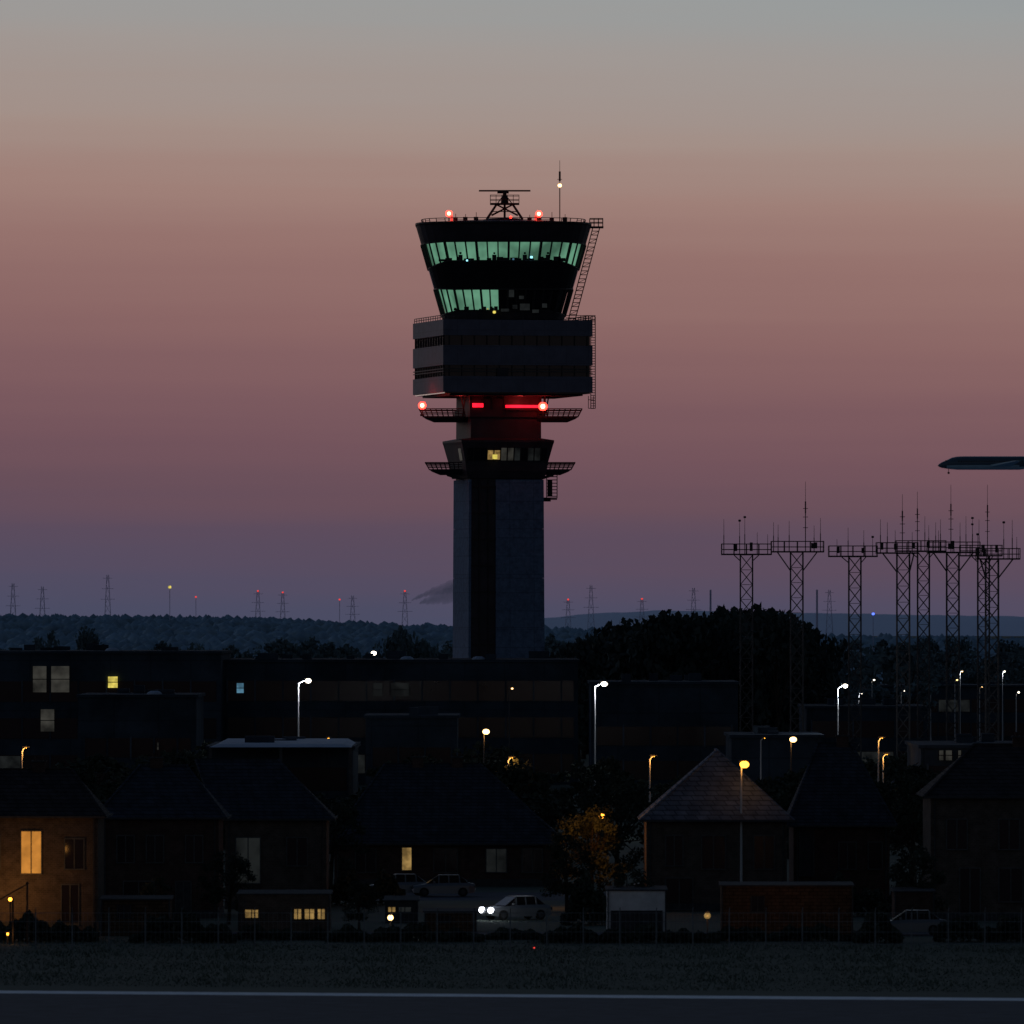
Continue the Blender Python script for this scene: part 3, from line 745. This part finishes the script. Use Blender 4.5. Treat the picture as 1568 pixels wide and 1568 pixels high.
for u,v,D,k in((1470,1028,1400,'warm'),(1462,1041,1300,'warm'),(1335,1041,1300,'white'),(1535,1028,1350,'white'),(1380,1058,1250,'white'),(1315,1062,1250,'white'),(1556,1060,1200,'white'),(1500,1052,1450,'warm'),(498,1131,880,'orange'),(780,1054,1050,'warm'),(1060,1075,1200,'orange'),(1425,1050,1500,'white')):
    lamp(u,v,D,k,0.2,0.11,50 if u in(1470,1535,1315) else 0,WHT,'steel' if u in(780,498,1060) else 'pole')
for u,v,D in((34,1145,800),(778,1160,800),(995,1158,800),(1345,1130,880),(1352,1155,850),(1165,1130,900)):
    lamp(u,v,D,'orange',0.25,0.04,55 if u!=1165 else 0,ORG,'pole')
lamp(1135,1170,640,'orange',0.1,0.3,14,ORG,'pole')
lamp(918,1249,655,'orange',0.05,0.2,0,ORG,'steel')
point('lamp_glow',(X(908,646),645.6,Z(1262,646)),(1,0.36,0.05),330,0.15)  # added point light ahead of the tree, apart from its lamp, to light the leaves

# ------------------------------------------------------------ houses
def house(name,u0,u1,D,dep,ve,vr,r0,r1,wall,roof,wins=(),along=True,chim=(),ov=0.45):
    b=MB(); x0,x1=X(u0,D),X(u1,D); ze=Z(ve,D)
    b.box(x0,x1,D,D+dep,0,ze,wall); b.box(x0-0.04,x1+0.04,D-0.04,D+dep+0.04,0,0.5,'trimd')
    yr=D+dep/2; zr=Z(vr,yr if along else D+3)
    if along: R0=(X(r0,yr),yr,zr); R1=(X(r1,yr),yr,zr)
    else: R0=(X(r0,D),D+3.2,zr); R1=(X(r0,D),D+dep-3.2,zr)
    A=(x0-ov,D-ov,ze-0.12);B=(x1+ov,D-ov,ze-0.12);C=(x1+ov,D+dep+ov,ze-0.12);E=(x0-ov,D+dep+ov,ze-0.12)
    if along: fs=[(0,1,5,4),(1,2,5),(2,3,4,5),(3,0,4)]
    else: fs=[(0,1,4),(1,2,5,4),(2,3,5),(3,0,4,5)]
    b.add([A,B,C,E,R0,R1],fs+[(3,2,1,0)],roof)
    for p,q in((R0,R1),(A,R0),(B,R1 if along else R0)): b.beam(p,q,0.16,roof)
    b.beam((A[0],A[1]-0.05,A[2]),(B[0],B[1]-0.05,B[2]),0.12,'trimd'); b.beam((B[0]+0.05,B[1],B[2]),(C[0]+0.05,C[1],C[2]),0.12,'trimd')
    for x in(x0+0.25,x1-0.25): b.beam((x,D-0.1,0),(x,D-0.1,ze-0.15),0.1,'trimd',6)
    for wu in wins:
        a,c,v0,v1,k=wu; xa,xc=X(a,D),X(c,D); zb,za=Z(v0,D),Z(v1,D)
        b.box(xa,xc,D-0.03,D,za,zb,k)
        t=0.07
        b.box(xa-t,xc+t,D-0.08,D-0.032,zb,zb+t,'sill'); b.box(xa-t,xc+t,D-0.14,D-0.032,za-t,za,'sill')
        b.box(xa-t,xa,D-0.08,D-0.032,za,zb,'sill'); b.box(xc,xc+t,D-0.08,D-0.032,za,zb,'sill')
        if xc-xa>0.9: b.box((xa+xc)/2-0.035,(xa+xc)/2+0.035,D-0.07,D-0.032,za,zb,'sill')
    for cu in chim:
        x=X(cu,yr); b.box(x-0.4,x+0.4,yr-0.3,yr+0.3,ze,zr+0.45,'brick'); b.box(x-0.47,x+0.47,yr-0.37,yr+0.37,zr+0.45,zr+0.55,'trimd')
        for dx in(-0.18,0.18): b.beam((x+dx,yr,zr+0.55),(x+dx,yr,zr+0.8),0.2,'brick',8)
    return b.build(name)
g='glass'
house('brick_house',-90,150,600,9,1248,1178,-40,110,'brick2','roofr',[(33,63,1273,1337,'orw'),(-40,0,1280,1330,g),(100,128,1285,1330,g),(95,120,1355,1415,g)],True,(60,))
house('brick_house',155,335,625,10,1250,1172,215,285,'brick','roof',[(180,205,1280,1320,g),(225,250,1280,1320,g),(285,310,1280,1320,g),(190,235,1350,1395,g),(270,292,1350,1404,'trimd')],True,(240,))
house('brick_house',345,500,645,10,1252,1163,300,425,'brick2','roof',[(362,398,1283,1352,'dim'),(440,470,1283,1325,g)],True,())
house('brick_house',512,858,700,12,1290,1170,590,735,'brick','roof',[(616,630,1298,1332,'yeld'),(545,575,1300,1335,g),(665,700,1300,1335,g),(745,775,1300,1335,'dim'),(800,830,1300,1335,g)],True,(640,700))
house('brick_house',990,1205,640,13,1254,1150,1100,1100,'brick2','roofb',[(1020,1045,1280,1325,g),(1075,1110,1280,1330,g),(1155,1185,1280,1330,g),(1020,1060,1345,1392,g)],False,())
house('brick_house',1215,1362,655,11,1262,1138,1252,1302,'brick','roof',[(1225,1245,1270,1340,'trimd'),(1285,1310,1290,1330,g),(1330,1350,1290,1330,g)],True,(1290,))
house('brick_house',1425,1640,620,12,1218,1140,1492,1600,'brick2','roofr',[(1470,1500,1330,1400,g),(1530,1560,1255,1300,g),(1450,1480,1255,1300,g),(1530,1565,1330,1380,g)],True,(1560,))
def annex(name,u0,u1,D,dep,vt,wall,wins=(),pitch=0.0,roofk='trimd'):
    b=MB(); x0,x1=X(u0,D),X(u1,D); z=Z(vt,D); b.box(x0,x1,D,D+dep,0,z,wall)
    b.loft([[(x0-.1,D-.1,z),(x1+.1,D-.1,z),(x1+.1,D+dep+.1,z),(x0-.1,D+dep+.1,z)],[(x0-.1,D-.1,z+.08),(x1+.1,D-.1,z+.08),(x1+.1,D+dep+.1,z+.08+pitch),(x0-.1,D+dep+.1,z+.08+pitch)]],roofk)
    for a,c,v0,v1,k in wins:
        b.box(X(a,D),X(c,D),D-0.03,D,Z(v1,D),Z(v0,D),k)
        for uu in(a,c,(a+c)/2): b.box(X(uu,D)-0.03,X(uu,D)+0.03,D-0.08,D-0.03,Z(v1,D),Z(v0,D),'trimd')
        b.box(X(a,D)-.05,X(c,D)+.05,D-0.1,D-0.03,Z(v1,D)-0.06,Z(v1,D),'trimd')
    for x in(x0+0.03,x1-0.03): b.beam((x,D-0.06,0),(x,D-0.06,z),0.08,'trimd')
    return b.build(name)
annex('garden_shed',1105,1306,588,4,1357,'wood',[(1150,1170,1372,1395,g)],0.1)
annex('garage',930,1020,596,5,1364,'render',[(936,1014,1394,1430,'trimd')],0.1)
annex('garage',365,505,600,5,1370,'brick2',[(375,396,1393,1405,'yeld'),(450,462,1392,1407,'yeld'),(466,482,1392,1407,'yeld'),(486,498,1392,1407,'yeld')],0.1)
annex('conservatory',590,640,615,3,1380,'trimd',[(594,606,1389,1396,'yeld'),(610,630,1389,1396,'dim')],0.2)
annex('garden_shed',155,260,590,4,1378,'wood',[(180,200,1385,1405,g)],0.1)
annex('garage',1370,1430,600,5,1366,'brick',[(1385,1425,1395,1410,'trimd')],0.1)
annex('garden_shed',650,730,598,3,1397,'wood',[(670,690,1402,1412,g)],0.1)
def wlamp(u,v,D,k,r=0.12,pw=0,col=ORG,vtop=None):
    b=MB(); z=Z(v,D); b.beam((0,0,0),(0,0,z-0.1),0.08,'steeld',6); b.ball((0,0,z),r,k,10); b.box(-0.12,0.12,-0.12,0.12,z+r,z+r+0.05,'steeld')
    o=b.build('garden_lamp'); o.location=(X(u,D),D,0)
    if pw: point('lamp_glow',(0,-0.35,z),col,pw,0.1,o)
wlamp(598,1405,588,'warm',0.17,14,WRM); wlamp(1083,1402,586,'yeld',0.2,10,ORG); wlamp(12,1430,575,'orange',0.08,10); wlamp(818,1451,566,'redsm',0.05); wlamp(16,1377,592,'orange',0.12,0)
point('porch_light',(X(8,594),597.0,Z(1372,594)),ORG,190,0.2)
point('porch_light',(X(88,594),597.5,Z(1305,594)),ORG,12,0.2)
point('garden_light',(X(1215,583),584.5,Z(1340,583)),ORG,16,0.2)
def car(name,u,D,yaw,paint,lights=False,van=False):
    T=Matrix.Rotation(yaw,4,'Z'); b=MB()
    st=[(-2.15,0.62,0.45,0.62),(-2.05,0.8,0.28,0.72),(-1.3,0.88,0.22,0.86),(-0.6,0.9,0.22,0.92),(0.8,0.9,0.22,0.95),(1.7,0.88,0.24,0.95),(2.1,0.8,0.3,0.88),(2.18,0.7,0.45,0.7)]
    b.T=T
    b.loft([[(x,-w,z0),(x,w,z0),(x,w*0.98,z1*0.8),(x,w*0.86,z1),(x,-w*0.86,z1),(x,-w*0.98,z1*0.8)] for x,w,z0,z1 in st],paint)
    rf=1.9 if van else 1.45
    cb=[(-1.15,0.74,0.0),(-0.35,0.62,1.0),(1.1 if not van else 1.9,0.62,1.0),(1.75 if not van else 2.05,0.72,0.0)]
    b.loft([[(x,-0.78 if t==0 else -0.6,0.9),(x,0.78 if t==0 else 0.6,0.9),(x,w,0.92+(rf-0.92)*t+0.001),(x,-w,0.92+(rf-0.92)*t+0.001)] for x,w,t in cb],'glass')
    b.box(-0.3,(1.05 if not van else 1.9),-0.6,0.6,rf,rf+0.04,paint)
    for x in(-0.35,0.35,1.1):
        for s in(-1,1): b.beam((x,s*0.74,0.9),(x*0.95,s*0.63,rf),0.07,paint)
    for x in(-1.35,1.3):
        for s in(-1,1):
            b.loft([[(x+0.32*math.cos(2*math.pi*i/16),s*0.82+dy,0.32+0.32*math.sin(2*math.pi*i/16)) for i in range(16)] for dy in(-0.1,0.1)],'tyre')
            b.loft([[(x+0.19*math.cos(2*math.pi*i/10),s*0.82+dy,0.32+0.19*math.sin(2*math.pi*i/10)) for i in range(10)] for dy in(-0.12,0.12)],'steel')
    for s in(-1,1):
        b.ball((-2.1,s*0.6,0.62),0.11 if not lights else 0.2,'whitec' if lights else 'trimd',10); b.box(2.1,2.2,s*0.65-0.12,s*0.65+0.12,0.62,0.8,'trimd')
        b.box(-0.75,-0.6,s*0.98-0.08,s*0.98+0.08,0.95,1.08,paint)
    o=b.build(name); o.location=(X(u,D),D,0.005); return o
car('parked_car',679,674,0.05,'paintg'); car('parked_car',612,676,0.1,'paintg')
car('parked_car',790,622,math.radians(28),'paintg',True)
point('headlamp_glow',(X(768,620)-0.6,619.0,0.9),WHT,30,0.15)
car('parked_car',1395,592,0.0,'paintg'); car('parked_car',1010,676,0.0,'paintd')
for u,D,k in((40,1000,'paintw'),(1460,1100,'paintg'),(1500,1110,'paintw'),(1540,1100,'paintg'),(1330,1080,'paintg'),(1300,1060,'paintw')): car('parked_car',u,D,random.uniform(-0.3,0.3),k)
def hedge(name,u0,u1,D,h,w,n,seed):
    rg=np.random.default_rng(seed); x0,x1=X(u0,D),X(u1,D)
    P=np.stack([rg.uniform(x0,x1,n),rg.normal(D,w/2,n),np.abs(rg.uniform(0,1,n))**0.6*h],1)
    e=np.minimum((P[:,0]-x0),(x1-P[:,0])); P[:,2]*=np.clip(0.35+e*0.6,0,1)
    P[:,2]*=0.75+0.2*np.sin(P[:,0]*1.3+seed)+0.15*np.sin(P[:,0]*3.1+seed*2)+0.1*np.sin(P[:,0]*7)
    A=rg.normal(0,1,(n,3));A/=np.linalg.norm(A,axis=1)[:,None];B=np.cross(A,rg.normal(0,1,(n,3)));B/=np.linalg.norm(B,axis=1)[:,None]
    s=0.13*rg.uniform(0.6,1.4,(n,1)); V=np.stack([P-A*s,P+B*s*.6,P+A*s,P-B*s*.6],1).reshape(-1,3)
    me=quadmesh(name,V,np.arange(4*n).reshape(n,4),np.zeros(n),[M['leaf']]); ob=bpy.data.objects.new(name,me); sc.collection.objects.link(ob)
hedge('hedge',-60,150,580,1.5,1.2,6000,1); hedge('hedge',200,360,578,1.8,1.2,5000,2); hedge('hedge',500,740,580,1.0,1.2,6000,3)
hedge('hedge',830,1100,578,1.0,1.4,8000,4); hedge('hedge',1306,1380,578,2.0,1.4,3500,5); hedge('hedge',1430,1640,580,1.6,1.3,6000,6)
hedge('hedge',860,930,612,3.6,2,5000,7); hedge('hedge',740,840,584,0.6,1.2,2500,8); hedge('hedge',350,510,583,0.8,1.0,3000,9); hedge('hedge',1090,1310,581,0.9,1.0,4000,10)
hedge('hedge',500,620,655,2.6,2,5000,11); hedge('hedge',1200,1440,630,2.4,2,7000,12)
b=MB(); yf=566
x=-40
while x<40:
    b.beam((x,yf,0),(x,yf,2.1),0.08,'fence'); b.beam((x,yf,2.1),(x+0.02,yf-0.3,2.4),0.05,'fence'); x+=2.1
for z in(0.3,1.0,1.6,2.1): b.beam((-40,yf,z),(40,yf,z),0.025,'fence')
x=-40
while x<40:
    b.beam((x,yf,0.05),(x,yf,2.1),0.013,'fence'); x+=0.26
b.build('perimeter_fence')
b=MB()
for u,v in((20,1375),(42,1350)):
    D=575; b.beam((X(u,D),D,0),(X(u,D),D,Z(v,D)),0.1,'steeld')
b.beam((X(0,575),575,Z(1377,575)),(X(45,575),575,Z(1352,575)),0.07,'steeld'); b.build('gate_frame')

# ------------------------------------------------------------ world
w=bpy.data.worlds.new('World'); sc.world=w; w.use_nodes=True; nt=w.node_tree
for n in list(nt.nodes): nt.nodes.remove(n)
out=nt.nodes.new('ShaderNodeOutputWorld'); tc=nt.nodes.new('ShaderNodeTexCoord'); sep=nt.nodes.new('ShaderNodeSeparateXYZ')
nt.links.new(tc.outputs['Generated'],sep.inputs[0])
mp=nt.nodes.new('ShaderNodeMapping'); mp.inputs['Scale'].default_value=(3,3,110)
nt.links.new(tc.outputs['Generated'],mp.inputs['Vector'])
nz=nt.nodes.new('ShaderNodeTexNoise'); nz.inputs['Scale'].default_value=2.2; nz.inputs['Detail'].default_value=5; nt.links.new(mp.outputs[0],nz.inputs['Vector'])
m1=nt.nodes.new('ShaderNodeMath'); m1.operation='MULTIPLY_ADD'; nt.links.new(nz.outputs['Fac'],m1.inputs[0]); m1.inputs[1].default_value=0.007
nt.links.new(sep.outputs[2],m1.inputs[2])
m2=nt.nodes.new('ShaderNodeMath'); m2.operation='MULTIPLY_ADD'; nt.links.new(sep.outputs[0],m2.inputs[0]); m2.inputs[1].default_value=0.04; nt.links.new(m1.outputs[0],m2.inputs[2])
mr=nt.nodes.new('ShaderNodeMapRange'); nt.links.new(m2.outputs[0],mr.inputs['Value']); mr.inputs['From Min'].default_value=0.0035; mr.inputs['From Max'].default_value=0.0835
ramp=nt.nodes.new('ShaderNodeValToRGB'); cr=ramp.color_ramp
stops=[(948,(75,76,99)),(900,(83,76,97)),(840,(92,76,93)),(760,(104,79,90)),(680,(115,84,92)),(600,(126,92,96)),(500,(138,102,101)),(400,(149,114,109)),(300,(159,128,120)),(200,(163,143,135)),(90,(160,152,148)),(0,(153,156,156)),(-180,(134,148,160))]
pos=[(UH-v)*K/0.08 for v,_ in stops]
cr.elements[0].position=max(0,pos[0]); cr.elements[0].color=(*s2l(stops[0][1]),1)
cr.elements[1].position=min(1,pos[-1]); cr.elements[1].color=(*s2l(stops[-1][1]),1)
for p,(v,c) in list(zip(pos,stops))[1:-1]:
    e=cr.elements.new(p); e.color=(*s2l(c),1)
nt.links.new(mr.outputs[0],ramp.inputs['Fac'])
dot=nt.nodes.new('ShaderNodeVectorMath'); dot.operation='DOT_PRODUCT'; nt.links.new(tc.outputs['Generated'],dot.inputs[0]); dot.inputs[1].default_value=(-0.55,0.83,0)
az=nt.nodes.new('ShaderNodeMapRange'); nt.links.new(dot.outputs['Value'],az.inputs['Value']); az.inputs['From Min'].default_value=-0.6; az.inputs['From Max'].default_value=0.76; az.inputs['To Min'].default_value=0.30; az.inputs['To Max'].default_value=1.0
bg1=nt.nodes.new('ShaderNodeBackground'); nt.links.new(ramp.outputs[0],bg1.inputs['Color']); nt.links.new(az.outputs[0],bg1.inputs['Strength'])
sky=nt.nodes.new('ShaderNodeTexSky'); sky.sky_type='NISHITA'; sky.sun_disc=False; sky.sun_elevation=math.radians(1.0); sky.sun_rotation=math.radians(-20); sky.air_density=1.2; sky.dust_density=1.0
tint=nt.nodes.new('ShaderNodeMix'); tint.data_type='RGBA'; tint.blend_type='MULTIPLY'; tint.inputs[0].default_value=1
nt.links.new(sky.outputs[0],tint.inputs[6]); tint.inputs[7].default_value=(0.55,0.8,1.35,1)
ms=nt.nodes.new('ShaderNodeMath'); ms.operation='MULTIPLY'; nt.links.new(az.outputs[0],ms.inputs[0]); ms.inputs[1].default_value=0.145
bg2=nt.nodes.new('ShaderNodeBackground'); nt.links.new(tint.outputs[2],bg2.inputs['Color']); nt.links.new(ms.outputs[0],bg2.inputs['Strength'])
fx=nt.nodes.new('ShaderNodeMapRange'); fx.interpolation_type='SMOOTHSTEP'; nt.links.new(sep.outputs[2],fx.inputs['Value']); fx.inputs['From Min'].default_value=0.08; fx.inputs['From Max'].default_value=0.4
mx=nt.nodes.new('ShaderNodeMixShader'); nt.links.new(fx.outputs[0],mx.inputs[0]); nt.links.new(bg1.outputs[0],mx.inputs[1]); nt.links.new(bg2.outputs[0],mx.inputs[2]); nt.links.new(mx.outputs[0],out.inputs['Surface'])
sl=bpy.data.lights.new('sun','SUN'); sl.energy=0.03; sl.angle=math.radians(10); sl.color=(1,0.75,0.65)
so=bpy.data.objects.new('sun',sl); so.rotation_euler=(math.radians(-89),0,math.radians(20)); sc.collection.objects.link(so)
# ------------------------------------------------------------ camera
cam=bpy.data.cameras.new('camera'); cam.lens=36/(1568*K); cam.sensor_width=36; cam.clip_start=1; cam.clip_end=40000
cam.dof.use_dof=True; cam.dof.focus_distance=1200; cam.dof.aperture_fstop=2.8
co=bpy.data.objects.new('camera',cam); co.location=(0,0,CH); co.rotation_euler=(math.radians(90)+(UH-784)*K,0,0); sc.collection.objects.link(co); sc.camera=co
